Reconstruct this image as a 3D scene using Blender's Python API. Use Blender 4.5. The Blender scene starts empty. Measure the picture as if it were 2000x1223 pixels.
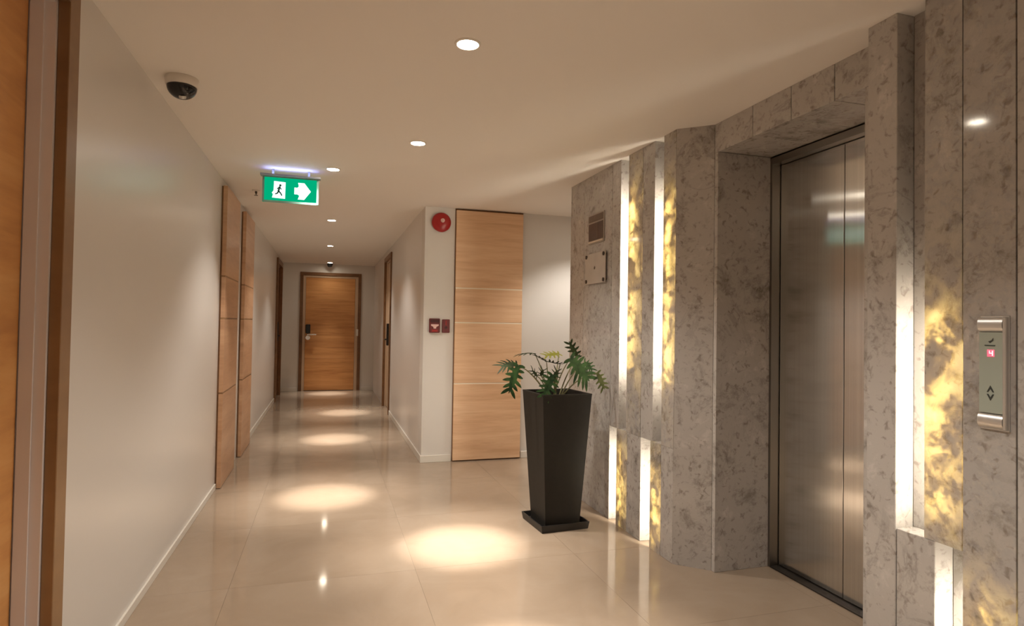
import bpy, bmesh, math, random
from mathutils import Vector, Matrix

random.seed(7)
SC = bpy.context.scene
COL = SC.collection

# ------------------------------------------------------------------ camera
YAW, PITCH, ROLL = math.radians(16.85), math.radians(1.15), math.radians(0.91)
CAM_H = 1.295
fw = Vector((math.sin(YAW) * math.cos(PITCH), math.cos(YAW) * math.cos(PITCH), math.sin(PITCH)))
rt = Vector((math.cos(YAW), -math.sin(YAW), 0))
up = rt.cross(fw)
r2 = rt * math.cos(ROLL) + up * math.sin(ROLL)
u2 = -rt * math.sin(ROLL) + up * math.cos(ROLL)
cam_data = bpy.data.cameras.new('camera')
cam_data.sensor_fit = 'HORIZONTAL'
cam_data.sensor_width = 36.0
cam_data.lens = 1188.0 / 2000.0 * 36.0
cam_data.clip_start = 0.02
cam = bpy.data.objects.new('camera', cam_data)
COL.objects.link(cam)
m = Matrix((r2, u2, -fw)).transposed().to_4x4()
m.translation = Vector((0, 0, CAM_H))
cam.matrix_world = m
SC.camera = cam

# ------------------------------------------------------------------ world, exposure
world = bpy.data.worlds.new('world')
SC.world = world
world.use_nodes = True
world.node_tree.nodes['Background'].inputs['Color'].default_value = (0.02, 0.018, 0.015, 1)
world.node_tree.nodes['Background'].inputs['Strength'].default_value = 0.2
SC.view_settings.view_transform = 'Standard'
SC.view_settings.look = 'None'
SC.view_settings.gamma = 1.0
SC.view_settings.use_curve_mapping = False
SC.view_settings.exposure = 0.20
SC.cycles.max_bounces = 14
SC.cycles.diffuse_bounces = 7
SC.cycles.glossy_bounces = 5
SC.cycles.sample_clamp_indirect = 6.0

# lamp strengths (used by the lamp builders further down)
CORE_W = 520.0          # narrow beam of a ceiling downlight
FLOOD_W = 190.0         # softer ring around that beam
SPILL_W = 52.0          # wide spill of a ceiling downlight
LAMP_COL = (1.0, 0.925, 0.835)
LED_COL = (1.0, 0.89, 0.72)
LED_STRENGTH = 70.0

# ------------------------------------------------------------------ main dimensions (metres)
H = 2.40                # ceiling
XL = -0.805             # left wall plane
XR = 0.859              # corridor right wall plane
YC = 5.694              # wall facing the camera beyond the lift lobby
YE = 12.06              # end wall
YB = -1.8               # wall behind the camera
XM = 1.836              # marble plane, far side of the lift
XN = 1.868              # marble plane, near side of the lift
XH = 1.988              # marble plane over the lift
XD = 2.385              # lift door plane

# ------------------------------------------------------------------ materials
MATS = {}

def new_mat(name):
    mt = bpy.data.materials.new(name)
    mt.use_nodes = True
    nt = mt.node_tree
    return mt, nt, nt.nodes['Principled BSDF']

def N(nt, kind, **kw):
    n = nt.nodes.new(kind)
    for k, v in kw.items():
        if k.startswith('in_'):
            key = k[3:].replace('_', ' ')
            n.inputs[key].default_value = v
        else:
            setattr(n, k, v)
    return n

def ramp(nt, fac, stops):
    r = nt.nodes.new('ShaderNodeValToRGB')
    els = r.color_ramp.elements
    while len(els) < len(stops):
        els.new(0.5)
    for e, (p, c) in zip(els, stops):
        e.position = p
        e.color = (*c, 1) if len(c) == 3 else c
    nt.links.new(fac, r.inputs[0])
    return r.outputs[0]

def plain(name, col, rough=0.5, metal=0.0, spec=0.5, noise=0.0, nscale=8.0, bump=0.0):
    mt, nt, b = new_mat(name)
    b.inputs['Roughness'].default_value = rough
    b.inputs['Metallic'].default_value = metal
    b.inputs['Specular IOR Level'].default_value = spec
    b.inputs['Base Color'].default_value = (*col, 1)
    if noise or bump:
        tc = N(nt, 'ShaderNodeTexCoord')
        nz = N(nt, 'ShaderNodeTexNoise')
        nz.inputs['Scale'].default_value = nscale
        nz.inputs['Detail'].default_value = 4
        nt.links.new(tc.outputs['Object'], nz.inputs['Vector'])
        if noise:
            lo = tuple(max(0, c * (1 - noise)) for c in col)
            hi = tuple(min(1, c * (1 + noise)) for c in col)
            nt.links.new(ramp(nt, nz.outputs[0], [(0.3, lo), (0.7, hi)]), b.inputs['Base Color'])
        if bump:
            bp = N(nt, 'ShaderNodeBump')
            bp.inputs['Strength'].default_value = bump
            bp.inputs['Distance'].default_value = 0.002
            nt.links.new(nz.outputs[0], bp.inputs['Height'])
            nt.links.new(bp.outputs[0], b.inputs['Normal'])
    MATS[name] = mt
    return mt

def emit(name, col, strength):
    mt = bpy.data.materials.new(name)
    mt.use_nodes = True
    nt = mt.node_tree
    nt.nodes.clear()
    e = N(nt, 'ShaderNodeEmission')
    e.inputs[0].default_value = (*col, 1)
    e.inputs[1].default_value = strength
    o = N(nt, 'ShaderNodeOutputMaterial')
    nt.links.new(e.outputs[0], o.inputs[0])
    MATS[name] = mt
    return mt

def wood(name, dark, mid, light, rough=0.38, zscale=15.0):
    mt, nt, b = new_mat(name)
    tc = N(nt, 'ShaderNodeTexCoord')
    oi = N(nt, 'ShaderNodeObjectInfo')
    mp = N(nt, 'ShaderNodeMapping')
    mp.inputs['Scale'].default_value = (1.0, 1.0, zscale)
    addv = N(nt, 'ShaderNodeVectorMath', operation='ADD')
    mul = N(nt, 'ShaderNodeMath', operation='MULTIPLY')
    mul.inputs[1].default_value = 7.0
    nt.links.new(oi.outputs['Random'], mul.inputs[0])
    nt.links.new(tc.outputs['Object'], mp.inputs['Vector'])
    nt.links.new(mp.outputs[0], addv.inputs[0])
    nt.links.new(mul.outputs[0], addv.inputs[1])
    n1 = N(nt, 'ShaderNodeTexNoise')
    n1.inputs['Scale'].default_value = 1.1
    n1.inputs['Detail'].default_value = 5
    n1.inputs['Roughness'].default_value = 0.62
    n1.inputs['Distortion'].default_value = 0.5
    nt.links.new(addv.outputs[0], n1.inputs['Vector'])
    n2 = N(nt, 'ShaderNodeTexNoise')
    n2.inputs['Scale'].default_value = 6.0
    n2.inputs['Detail'].default_value = 3
    nt.links.new(addv.outputs[0], n2.inputs['Vector'])
    mix = N(nt, 'ShaderNodeMath', operation='MULTIPLY_ADD')
    mix.inputs[1].default_value = 0.28
    nt.links.new(n2.outputs[0], mix.inputs[0])
    sub = N(nt, 'ShaderNodeMath', operation='SUBTRACT')
    sub.inputs[1].default_value = 0.14
    nt.links.new(n1.outputs[0], sub.inputs[0])
    nt.links.new(sub.outputs[0], mix.inputs[2])
    nt.links.new(ramp(nt, mix.outputs[0], [(0.3, dark), (0.5, mid), (0.72, light)]), b.inputs['Base Color'])
    b.inputs['Roughness'].default_value = rough
    b.inputs['Specular IOR Level'].default_value = 0.4
    MATS[name] = mt
    return mt

def marble_nodes(nt, b, base, light, dark, vein):
    """mottled stone: returns colour socket and the vein mask socket"""
    tc = N(nt, 'ShaderNodeTexCoord')
    oi = N(nt, 'ShaderNodeObjectInfo')
    mul = N(nt, 'ShaderNodeMath', operation='MULTIPLY')
    mul.inputs[1].default_value = 23.0
    nt.links.new(oi.outputs['Random'], mul.inputs[0])
    addv = N(nt, 'ShaderNodeVectorMath', operation='ADD')
    nt.links.new(tc.outputs['Object'], addv.inputs[0])
    nt.links.new(mul.outputs[0], addv.inputs[1])
    n1 = N(nt, 'ShaderNodeTexNoise')
    n1.inputs['Scale'].default_value = 6.0
    n1.inputs['Detail'].default_value = 12
    n1.inputs['Roughness'].default_value = 0.74
    n1.inputs['Distortion'].default_value = 0.35
    nt.links.new(addv.outputs[0], n1.inputs['Vector'])
    col = ramp(nt, n1.outputs[0], [(0.34, dark), (0.47, base), (0.56, base), (0.70, light)])
    # thin dark veins: a warped noise taken where it crosses its middle
    n2 = N(nt, 'ShaderNodeTexNoise')
    n2.inputs['Scale'].default_value = 2.6
    n2.inputs['Detail'].default_value = 9
    n2.inputs['Roughness'].default_value = 0.66
    n2.inputs['Distortion'].default_value = 0.9
    nt.links.new(addv.outputs[0], n2.inputs['Vector'])
    d = N(nt, 'ShaderNodeMath', operation='SUBTRACT')
    d.inputs[1].default_value = 0.5
    nt.links.new(n2.outputs[0], d.inputs[0])
    a = N(nt, 'ShaderNodeMath', operation='ABSOLUTE')
    nt.links.new(d.outputs[0], a.inputs[0])
    vm = ramp(nt, a.outputs[0], [(0.0, (1, 1, 1)), (0.026, (0, 0, 0))])
    # blotches decide where the veins show
    n3 = N(nt, 'ShaderNodeTexNoise')
    n3.inputs['Scale'].default_value = 3.1
    n3.inputs['Detail'].default_value = 3
    nt.links.new(addv.outputs[0], n3.inputs['Vector'])
    bm_ = ramp(nt, n3.outputs[0], [(0.45, (0, 0, 0)), (0.64, (0.38, 0.38, 0.38))])
    mm = N(nt, 'ShaderNodeMath', operation='MULTIPLY')
    nt.links.new(vm, mm.inputs[0])
    nt.links.new(bm_, mm.inputs[1])
    # fine crackle and specks
    n4 = N(nt, 'ShaderNodeTexNoise')
    n4.inputs['Scale'].default_value = 34.0
    n4.inputs['Detail'].default_value = 4
    n4.inputs['Distortion'].default_value = 0.6
    nt.links.new(addv.outputs[0], n4.inputs['Vector'])
    sp = ramp(nt, n4.outputs[0], [(0.30, (0.50, 0.46, 0.42)), (0.44, (1, 1, 1))])
    mx0 = N(nt, 'ShaderNodeMix', data_type='RGBA', blend_type='MULTIPLY')
    mx0.inputs['Factor'].default_value = 0.75
    nt.links.new(col, mx0.inputs['A'])
    nt.links.new(sp, mx0.inputs['B'])
    mx = N(nt, 'ShaderNodeMix', data_type='RGBA')
    nt.links.new(mm.outputs[0], mx.inputs['Factor'])
    nt.links.new(mx0.outputs['Result'], mx.inputs['A'])
    mx.inputs['B'].default_value = (*vein, 1)
    return mx.outputs['Result'], n1.outputs[0], mm.outputs[0], addv.outputs[0]

MARBLE = dict(base=(0.45, 0.425, 0.40), light=(0.58, 0.55, 0.52), dark=(0.27, 0.25, 0.225), vein=(0.13, 0.115, 0.10))

def marble(name):
    mt, nt, b = new_mat(name)
    c, _, _, _ = marble_nodes(nt, b, **MARBLE)
    nt.links.new(c, b.inputs['Base Color'])
    b.inputs['Roughness'].default_value = 0.075
    b.inputs['Specular IOR Level'].default_value = 0.45
    MATS[name] = mt
    return mt

def marble_lip(name):
    """the thin translucent slab beside each slot: grey stone that passes amber light"""
    mt, nt, b = new_mat(name)
    c, cloud, veins, vec = marble_nodes(nt, b, **MARBLE)
    nt.links.new(c, b.inputs['Base Color'])
    b.inputs['Roughness'].default_value = 0.075
    tr = N(nt, 'ShaderNodeBsdfTranslucent')
    nz = N(nt, 'ShaderNodeTexNoise')
    nz.inputs['Scale'].default_value = 8.5
    nz.inputs['Detail'].default_value = 12
    nz.inputs['Roughness'].default_value = 0.68
    nz.inputs['Distortion'].default_value = 0.25
    nt.links.new(vec, nz.inputs['Vector'])
    tc = ramp(nt, nz.outputs[0], [(0.38, (0.02, 0.013, 0.004)), (0.46, (0.13, 0.08, 0.02)), (0.53, (0.60, 0.43, 0.13)), (0.64, (0.90, 0.74, 0.32))])
    nt.links.new(tc, tr.inputs['Color'])
    mx = N(nt, 'ShaderNodeMixShader')
    mx.inputs[0].default_value = 0.125
    nt.links.new(b.outputs[0], mx.inputs[1])
    nt.links.new(tr.outputs[0], mx.inputs[2])
    nt.links.new(mx.outputs[0], nt.nodes['Material Output'].inputs[0])
    MATS[name] = mt
    return mt

def floor_mat(name):
    mt, nt, b = new_mat(name)
    tc = N(nt, 'ShaderNodeTexCoord')
    oi = N(nt, 'ShaderNodeObjectInfo')
    mul = N(nt, 'ShaderNodeMath', operation='MULTIPLY')
    mul.inputs[1].default_value = 11.0
    nt.links.new(oi.outputs['Random'], mul.inputs[0])
    addv = N(nt, 'ShaderNodeVectorMath', operation='ADD')
    nt.links.new(tc.outputs['Object'], addv.inputs[0])
    nt.links.new(mul.outputs[0], addv.inputs[1])
    n1 = N(nt, 'ShaderNodeTexNoise')
    n1.inputs['Scale'].default_value = 2.4
    n1.inputs['Detail'].default_value = 6
    n1.inputs['Roughness'].default_value = 0.6
    n1.inputs['Distortion'].default_value = 0.8
    nt.links.new(addv.outputs[0], n1.inputs['Vector'])
    nt.links.new(ramp(nt, n1.outputs[0], [(0.3, (0.31, 0.235, 0.168)), (0.5, (0.335, 0.257, 0.187)), (0.7, (0.36, 0.282, 0.21))]), b.inputs['Base Color'])
    b.inputs['Roughness'].default_value = 0.075
    b.inputs['Specular IOR Level'].default_value = 0.27
    MATS[name] = mt
    return mt

def steel(name):
    mt, nt, b = new_mat(name)
    b.inputs['Metallic'].default_value = 1.0
    b.inputs['Roughness'].default_value = 0.16
    b.inputs['Anisotropic'].default_value = 1.0
    b.inputs['Anisotropic Rotation'].default_value = 0.0
    tg = N(nt, 'ShaderNodeTangent', direction_type='RADIAL', axis='Z')
    nt.links.new(tg.outputs[0], b.inputs['Tangent'])
    tc = N(nt, 'ShaderNodeTexCoord')
    mp = N(nt, 'ShaderNodeMapping')
    mp.inputs['Scale'].default_value = (160, 160, 0.6)
    nz = N(nt, 'ShaderNodeTexNoise')
    nz.inputs['Scale'].default_value = 1.0
    nz.inputs['Detail'].default_value = 3
    nt.links.new(tc.outputs['Object'], mp.inputs[0])
    nt.links.new(mp.outputs[0], nz.inputs['Vector'])
    nt.links.new(ramp(nt, nz.outputs[0], [(0.3, (0.68, 0.68, 0.67)), (0.7, (0.77, 0.77, 0.76))]), b.inputs['Base Color'])
    MATS[name] = mt
    return mt

def leaf_mat(name, dark, light):
    mt, nt, b = new_mat(name)
    tc = N(nt, 'ShaderNodeTexCoord')
    nz = N(nt, 'ShaderNodeTexNoise')
    nz.inputs['Scale'].default_value = 22.0
    nt.links.new(tc.outputs['Object'], nz.inputs['Vector'])
    nt.links.new(ramp(nt, nz.outputs[0], [(0.35, dark), (0.65, light)]), b.inputs['Base Color'])
    b.inputs['Roughness'].default_value = 0.6
    b.inputs['Specular IOR Level'].default_value = 0.2
    tr = N(nt, 'ShaderNodeBsdfTranslucent')
    tr.inputs[0].default_value = (*light, 1)
    mx = N(nt, 'ShaderNodeMixShader')
    mx.inputs[0].default_value = 0.12
    nt.links.new(b.outputs[0], mx.inputs[1])
    nt.links.new(tr.outputs[0], mx.inputs[2])
    nt.links.new(mx.outputs[0], nt.nodes['Material Output'].inputs[0])
    MATS[name] = mt
    return mt

plain('wall_paint', (0.70, 0.67, 0.635), rough=0.30, spec=0.5)
plain('matt_wall', (0.70, 0.67, 0.63), rough=0.55, spec=0.3)
plain('ceiling_paint', (0.83, 0.79, 0.735), rough=0.8, spec=0.2)
plain('skirting', (0.74, 0.70, 0.63), rough=0.35)
plain('grout', (0.32, 0.26, 0.20), rough=0.8, noise=0.1)
plain('jamb_paint', (0.72, 0.66, 0.645), rough=0.4)
plain('inlay', (0.88, 0.78, 0.62), rough=0.3)
plain('gap_dark', (0.015, 0.012, 0.01), rough=0.8)
plain('white_plastic', (0.76, 0.71, 0.64), rough=0.45)
plain('black_plastic', (0.012, 0.011, 0.011), rough=0.25)
plain('dome_glass', (0.008, 0.007, 0.007), rough=0.12)
plain('chrome', (0.75, 0.74, 0.73), rough=0.2, metal=1.0)
plain('alu', (0.66, 0.65, 0.64), rough=0.36, metal=1.0)
plain('call_face', (0.33, 0.37, 0.32), rough=0.35)
plain('mark_dark', (0.03, 0.035, 0.03), rough=0.5)
plain('red_gloss', (0.36, 0.012, 0.012), rough=0.3)
plain('red_dark', (0.14, 0.012, 0.012), rough=0.4)
plain('red_black', (0.06, 0.006, 0.006), rough=0.5)
plain('pink_white', (0.75, 0.5, 0.46), rough=0.4)
plain('pot', (0.013, 0.011, 0.0085), rough=0.55, spec=0.3, noise=0.12, nscale=30, bump=0.1)
plain('saucer', (0.014, 0.012, 0.011), rough=0.45)
plain('soil', (0.03, 0.02, 0.014), rough=0.95, noise=0.5, nscale=60, bump=1.0)
plain('stem', (0.20, 0.19, 0.085), rough=0.5)
plain('stem_brown', (0.13, 0.10, 0.05), rough=0.5)
plain('plaque_stone', (0.36, 0.31, 0.265), rough=0.3, noise=0.08)
plain('plaque_brown', (0.075, 0.042, 0.030), rough=0.3, noise=0.2, nscale=14)
plain('plaque_band', (0.13, 0.09, 0.065), rough=0.35, noise=0.15, nscale=14)
plain('plaque_pale', (0.72, 0.63, 0.52), rough=0.4)
plain('acrylic', (0.50, 0.45, 0.40), rough=0.12, noise=0.06, nscale=10)
plain('screw', (0.10, 0.08, 0.065), rough=0.3, metal=0.8)
plain('sign_frame', (0.22, 0.42, 0.36), rough=0.6, spec=0.2)
plain('sign_housing', (0.30, 0.31, 0.36), rough=0.4)
plain('lamp_trim', (0.8, 0.76, 0.7), rough=0.4)
wood('wood_oak', (0.66, 0.405, 0.235), (0.76, 0.50, 0.305), (0.82, 0.575, 0.37))
wood('wood_left', (0.47, 0.27, 0.155), (0.56, 0.335, 0.20), (0.64, 0.405, 0.25), rough=0.3, zscale=9)
wood('wood_end', (0.44, 0.185, 0.06), (0.58, 0.275, 0.095), (0.66, 0.33, 0.125))
wood('wood_orange', (0.54, 0.25, 0.08), (0.65, 0.32, 0.105), (0.73, 0.40, 0.145), zscale=7)
wood('wood_frame', (0.13, 0.06, 0.025), (0.18, 0.085, 0.035), (0.22, 0.11, 0.05), zscale=3)
wood('wood_casing', (0.20, 0.105, 0.046), (0.26, 0.145, 0.066), (0.32, 0.185, 0.085), zscale=2)
plain('wood_pale', (0.55, 0.40, 0.27), rough=0.4)
marble('marble')
marble_lip('marble_lip')
floor_mat('floor_tile')
steel('steel')
plain('steel_frame', (0.34, 0.32, 0.29), rough=0.3, metal=1.0)
plain('steel_dark', (0.05, 0.042, 0.035), rough=0.4, metal=0.6)
leaf_mat('leaf_green', (0.009, 0.028, 0.008), (0.045, 0.105, 0.028))
leaf_mat('leaf_dark', (0.018, 0.028, 0.012), (0.045, 0.065, 0.025))
leaf_mat('leaf_yellow', (0.22, 0.22, 0.035), (0.36, 0.36, 0.08))
leaf_mat('leaf_pale', (0.07, 0.085, 0.03), (0.14, 0.16, 0.06))
emit('lamp_glow', (1.0, 0.88, 0.70), 80.0)
emit('led_glow', LED_COL, LED_STRENGTH)
emit('sign_green', (0.0, 0.50, 0.23), 0.75)
emit('sign_white', (0.80, 1.0, 0.96), 1.6)
emit('sign_tube', (0.42, 0.49, 1.0), 26.0)
emit('display_red', (1.0, 0.16, 0.22), 1.1)
emit('display_core', (1.0, 0.55, 0.55), 1.6)

# ------------------------------------------------------------------ mesh helpers
def box(bm, x0, x1, y0, y1, z0, z1, bev=0.0):
    x0, x1 = min(x0, x1), max(x0, x1)
    y0, y1 = min(y0, y1), max(y0, y1)
    vs = [bm.verts.new((x, y, z)) for z in (z0, z1) for y in (y0, y1) for x in (x0, x1)]
    fs = [(0, 2, 3, 1), (4, 5, 7, 6), (0, 1, 5, 4), (1, 3, 7, 5), (3, 2, 6, 7), (2, 0, 4, 6)]
    faces = [bm.faces.new([vs[i] for i in f]) for f in fs]
    if bev:
        es = list({e for f in faces for e in f.edges})
        bmesh.ops.bevel(bm, geom=es, offset=bev, segments=1, affect='EDGES', profile=0.5)
    return bm

def prism(bm, pts, z0, z1):
    """vertical prism over a floor-plan polygon"""
    lo = [bm.verts.new((p[0], p[1], z0)) for p in pts]
    hi = [bm.verts.new((p[0], p[1], z1)) for p in pts]
    n = len(pts)
    bm.faces.new(lo[::-1]); bm.faces.new(hi)
    for i in range(n):
        bm.faces.new((lo[i], lo[(i + 1) % n], hi[(i + 1) % n], hi[i]))
    bmesh.ops.recalc_face_normals(bm, faces=bm.faces)
    return bm

def lathe(bm, prof, seg=32, mat4=None):
    """revolve (r, z) about Z; end radii of 0 close it"""
    rings = []
    M4 = mat4 or Matrix()
    for r, z in prof:
        if r < 1e-6:
            rings.append([bm.verts.new(M4 @ Vector((0, 0, z)))])
        else:
            rings.append([bm.verts.new(M4 @ Vector((r * math.cos(2 * math.pi * k / seg), r * math.sin(2 * math.pi * k / seg), z))) for k in range(seg)])
    for a, b in zip(rings, rings[1:]):
        for k in range(seg):
            k2 = (k + 1) % seg
            if len(a) == 1 and len(b) == 1:
                continue
            if len(a) == 1:
                bm.faces.new((a[0], b[k], b[k2]))
            elif len(b) == 1:
                bm.faces.new((a[k], a[k2], b[0]))
            else:
                bm.faces.new((a[k], a[k2], b[k2], b[k]))
    bmesh.ops.recalc_face_normals(bm, faces=bm.faces)
    return bm

def tube(bm, pts, radii, seg=8):
    pts = [Vector(p) for p in pts]
    rings = []
    for i, p in enumerate(pts):
        d = (pts[min(i + 1, len(pts) - 1)] - pts[max(i - 1, 0)]).normalized()
        a = d.cross(Vector((0, 0, 1)))
        if a.length < 1e-3:
            a = d.cross(Vector((1, 0, 0)))
        a.normalize()
        b = d.cross(a)
        r = radii[i] if isinstance(radii, (list, tuple)) else radii
        rings.append([bm.verts.new(p + (a * math.cos(2 * math.pi * k / seg) + b * math.sin(2 * math.pi * k / seg)) * r) for k in range(seg)])
    for a, b in zip(rings, rings[1:]):
        for k in range(seg):
            bm.faces.new((a[k], a[(k + 1) % seg], b[(k + 1) % seg], b[k]))
    bm.faces.new(rings[0][::-1]); bm.faces.new(rings[-1])
    bmesh.ops.recalc_face_normals(bm, faces=bm.faces)
    return bm

def extrude_poly(bm, pts, y0, y1):
    """polygon in (x, z) given a thickness along y"""
    a = [bm.verts.new((p[0], y0, p[1])) for p in pts]
    b = [bm.verts.new((p[0], y1, p[1])) for p in pts]
    n = len(pts)
    bm.faces.new(a); bm.faces.new(b[::-1])
    for i in range(n):
        bm.faces.new((a[i], b[i], b[(i + 1) % n], a[(i + 1) % n]))
    bmesh.ops.recalc_face_normals(bm, faces=bm.faces)
    return bm

def obj(name, bm, mat, parent=None, smooth=False):
    me = bpy.data.meshes.new(name)
    bm.to_mesh(me)
    bm.free()
    me.materials.append(MATS[mat])
    if smooth:
        me.polygons.foreach_set('use_smooth', [True] * len(me.polygons))
        me.set_sharp_from_angle(angle=math.radians(38))
    o = bpy.data.objects.new(name, me)
    COL.objects.link(o)
    if parent is not None:
        o.parent = parent
        o.matrix_parent_inverse = parent_inv(parent)
    return o

def parent_inv(p):
    mw = Matrix()
    chain = []
    q = p
    while q is not None:
        chain.append(q)
        q = q.parent
    for q in reversed(chain):
        mw = mw @ q.matrix_parent_inverse @ q.matrix_basis
    return mw.inverted()

def tag(o, label, cat, group=None, kind=None):
    o['label'] = label
    o['category'] = cat
    if group:
        o['group'] = group
    if kind:
        o['kind'] = kind
    return o

def thing(name, loc, label, cat, group=None, kind=None, rz=0.0):
    o = bpy.data.objects.new(name, None)
    o.empty_display_size = 0.1
    COL.objects.link(o)
    o.location = loc
    o.rotation_euler = (0, 0, rz)
    return tag(o, label, cat, group, kind)

def B(*a, **k):
    bm = bmesh.new()
    return box(bm, *a, **k)

# ================================================================== THE SETTING
# ---- floor: a bed with polished stone tiles laid on it
floor = obj('floor', B(-1.1, 4.3, YB - 0.1, YE + 0.2, -0.15, -0.0035), 'grout')
tag(floor, 'polished beige stone floor running down the corridor', 'floor', kind='structure')
T = 0.9
GX, GY = 0.47 - 3 * T, 3.23 - 6 * T
for i in range(-1, 9):
    for j in range(-1, 17):
        x0, x1 = GX + i * T, GX + (i + 1) * T
        y0, y1 = GY + j * T, GY + (j + 1) * T
        lim_r = XM + 0.6 if y0 < 4.46 else (4.0 if y0 < YC else XR + 0.05)
        x0, x1 = max(x0, XL - 0.12), min(x1, lim_r)
        y0, y1 = max(y0, YB), min(y1, YE)
        if x1 - x0 < 0.02 or y1 - y0 < 0.02:
            continue
        obj('tile', B(x0 + 0.0005, x1 - 0.0005, y0 + 0.0005, y1 - 0.0005, -0.0034, 0.0), 'floor_tile', floor)

# ---- ceiling
tag(obj('ceiling', B(-1.1, 4.3, YB - 0.1, YE + 0.2, H, H + 0.15), 'ceiling_paint'),
    'plain warm white ceiling over corridor and lobby', 'ceiling', kind='structure')

# ---- left wall with two door openings
D4 = (1.28, 2.205)       # near door opening along y
D5 = (10.55, 11.45)      # far left door opening
DH = 2.25
bm = bmesh.new()
box(bm, XL - 0.2, XL, YB, D4[0], 0, H)
box(bm, XL - 0.2, XL, D4[1], D5[0], 0, H)
box(bm, XL - 0.2, XL, D5[1], YE + 0.1, 0, H)
box(bm, XL - 0.2, XL, D4[0], D4[1], 2.285, H)
box(bm, XL - 0.2, XL, D5[0], D5[1], DH, H)
tag(obj('wall_left', bm, 'wall_paint'), 'smooth cream painted wall along the left side', 'wall', kind='structure')

# ---- corridor right wall with a door opening, the wall facing the camera, the end wall
D6 = (8.80, 9.72)
bm = bmesh.new()
box(bm, XR, XR + 0.2, YC + 0.2, D6[0], 0, H)
box(bm, XR, XR + 0.2, D6[1], YE + 0.1, 0, H)
box(bm, XR, XR + 0.2, D6[0], D6[1], DH, H)
tag(obj('wall_corridor', bm, 'wall_paint'), 'cream painted wall on the right of the narrow corridor', 'wall', kind='structure')
tag(obj('wall_facing', B(XR, 4.2, YC, YC + 0.2, 0, H), 'matt_wall'),
    'cream wall carrying the red fire alarm devices', 'wall', kind='structure')
EDX0, EDX1, EDH = -0.505, 0.610, 2.235
bm = bmesh.new()
box(bm, XL, EDX0 + 0.04, YE, YE + 0.15, 0, H)
box(bm, EDX1 - 0.04, XR, YE, YE + 0.15, 0, H)
box(bm, EDX0 + 0.04, EDX1 - 0.04, YE, YE + 0.15, EDH - 0.04, H)
tag(obj('wall_end', bm, 'matt_wall'), 'short cream wall around the door at the corridor end', 'wall', kind='structure')
tag(obj('wall_back', B(-1.1, 2.7, YB - 0.1, YB, 0, H), 'matt_wall'), 'wall closing the lobby behind the viewer', 'wall', kind='structure')
tag(obj('wall_passage', B(4.0, 4.15, 4.0, YC, 0, H), 'matt_wall'), 'wall at the end of the side passage', 'wall', kind='structure')

# ---- skirting boards
def skirting(name, label, *b):
    tag(obj(name, B(*b, bev=0.002), 'skirting'), label, 'baseboard', kind='structure')
skirting('baseboard_left', 'low pale skirting along the left wall', XL, XL + 0.010, D4[1] + 0.078, 5.15, 0, 0.042)
skirting('baseboard_corridor_left', 'low pale skirting of the left wall beyond the wood panels', XL, XL + 0.010, 7.05, D5[0] - 0.07, 0, 0.065)
skirting('baseboard_corridor_right', 'low pale skirting along the right corridor wall', XR - 0.010, XR, YC, D6[0] - 0.06, 0, 0.065)
skirting('baseboard_facing', 'short skirting below the red call points', XR - 0.010, 1.140, YC - 0.010, YC, 0, 0.065)
skirting('baseboard_passage', 'skirting right of the flush wooden door', 1.83, 3.99, YC - 0.010, YC, 0, 0.065)
skirting('baseboard_end', 'skirting left of the end door', XL + 0.002, EDX0 - 0.01, YE - 0.010, YE, 0, 0.065)
skirting('baseboard_end_right', 'skirting right of the end door', EDX1 + 0.01, XR - 0.002, YE - 0.010, YE, 0, 0.065)

# ---- marble wall of the lifts: core, slabs, lit slots
wall_r = thing('wall_right', (XM, 2.4, 0), 'grey veined marble wall around the lift with lit slots', 'wall', kind='structure')
TH = 0.08               # slab depth = slot depth
LIP = 0.018             # thin translucent slabs
bm = bmesh.new()
box(bm, XM + TH, XM + 0.66, 2.957, 4.46, 0, H)           # far block
box(bm, XM + 0.102, XM + 0.66, 2.90, 2.957, 0, H)
box(bm, XH + 0.1, XM + 0.66, 2.823, 2.90, 0, H)
box(bm, XN + TH, XN + 0.63, YB, 1.689, 0, H)              # near block
box(bm, XH + 0.03, XN + 0.63, 1.689, 1.833, 0, H)
box(bm, XD + 0.045, XM + 0.66, 1.833, 2.823, 0, H)       # behind the lift doors
box(bm, XH + 0.03, XD + 0.045, 1.833, 2.823, 2.27, H)    # over the opening
obj('core', bm, 'grout', wall_r)
obj('passage_face', B(XM, 4.0, 4.46, 4.48, 0, H), 'marble', wall_r)
obj('passage_core', B(XM + 0.66, 4.0, 3.9, 4.46, 0, H), 'grout', wall_r)

JT = 0.0018             # half joint
def slab(plane, ya, yb, z0, z1, depth=TH, mat='marble'):
    lo, hi = min(ya, yb) + JT, max(ya, yb) - JT
    return obj('marble_slab', B(plane, plane + depth, lo, hi, z0, z1, bev=0.0018), mat, wall_r)

def lip(plane, ya, yb, z0, z1):
    """thin slab with an open back so that the tube behind it shines through"""
    lo, hi = min(ya, yb) + JT, max(ya, yb) - JT
    bm = bmesh.new()
    p0, p1 = plane, plane + LIP
    f = [bm.verts.new(v) for v in ((p0, lo, z0), (p0, hi, z0), (p0, hi, z1), (p0, lo, z1))]
    k = [bm.verts.new(v) for v in ((p1, lo, z0), (p1, hi, z0), (p1, hi, z1), (p1, lo, z1))]
    bm.faces.new(f[::-1])
    for i in range(4):
        bm.faces.new((f[i], f[(i + 1) % 4], k[(i + 1) % 4], k[i]))
    bmesh.ops.recalc_face_normals(bm, faces=bm.faces)
    return obj('marble_slab', bm, 'marble_lip', wall_r)

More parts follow.
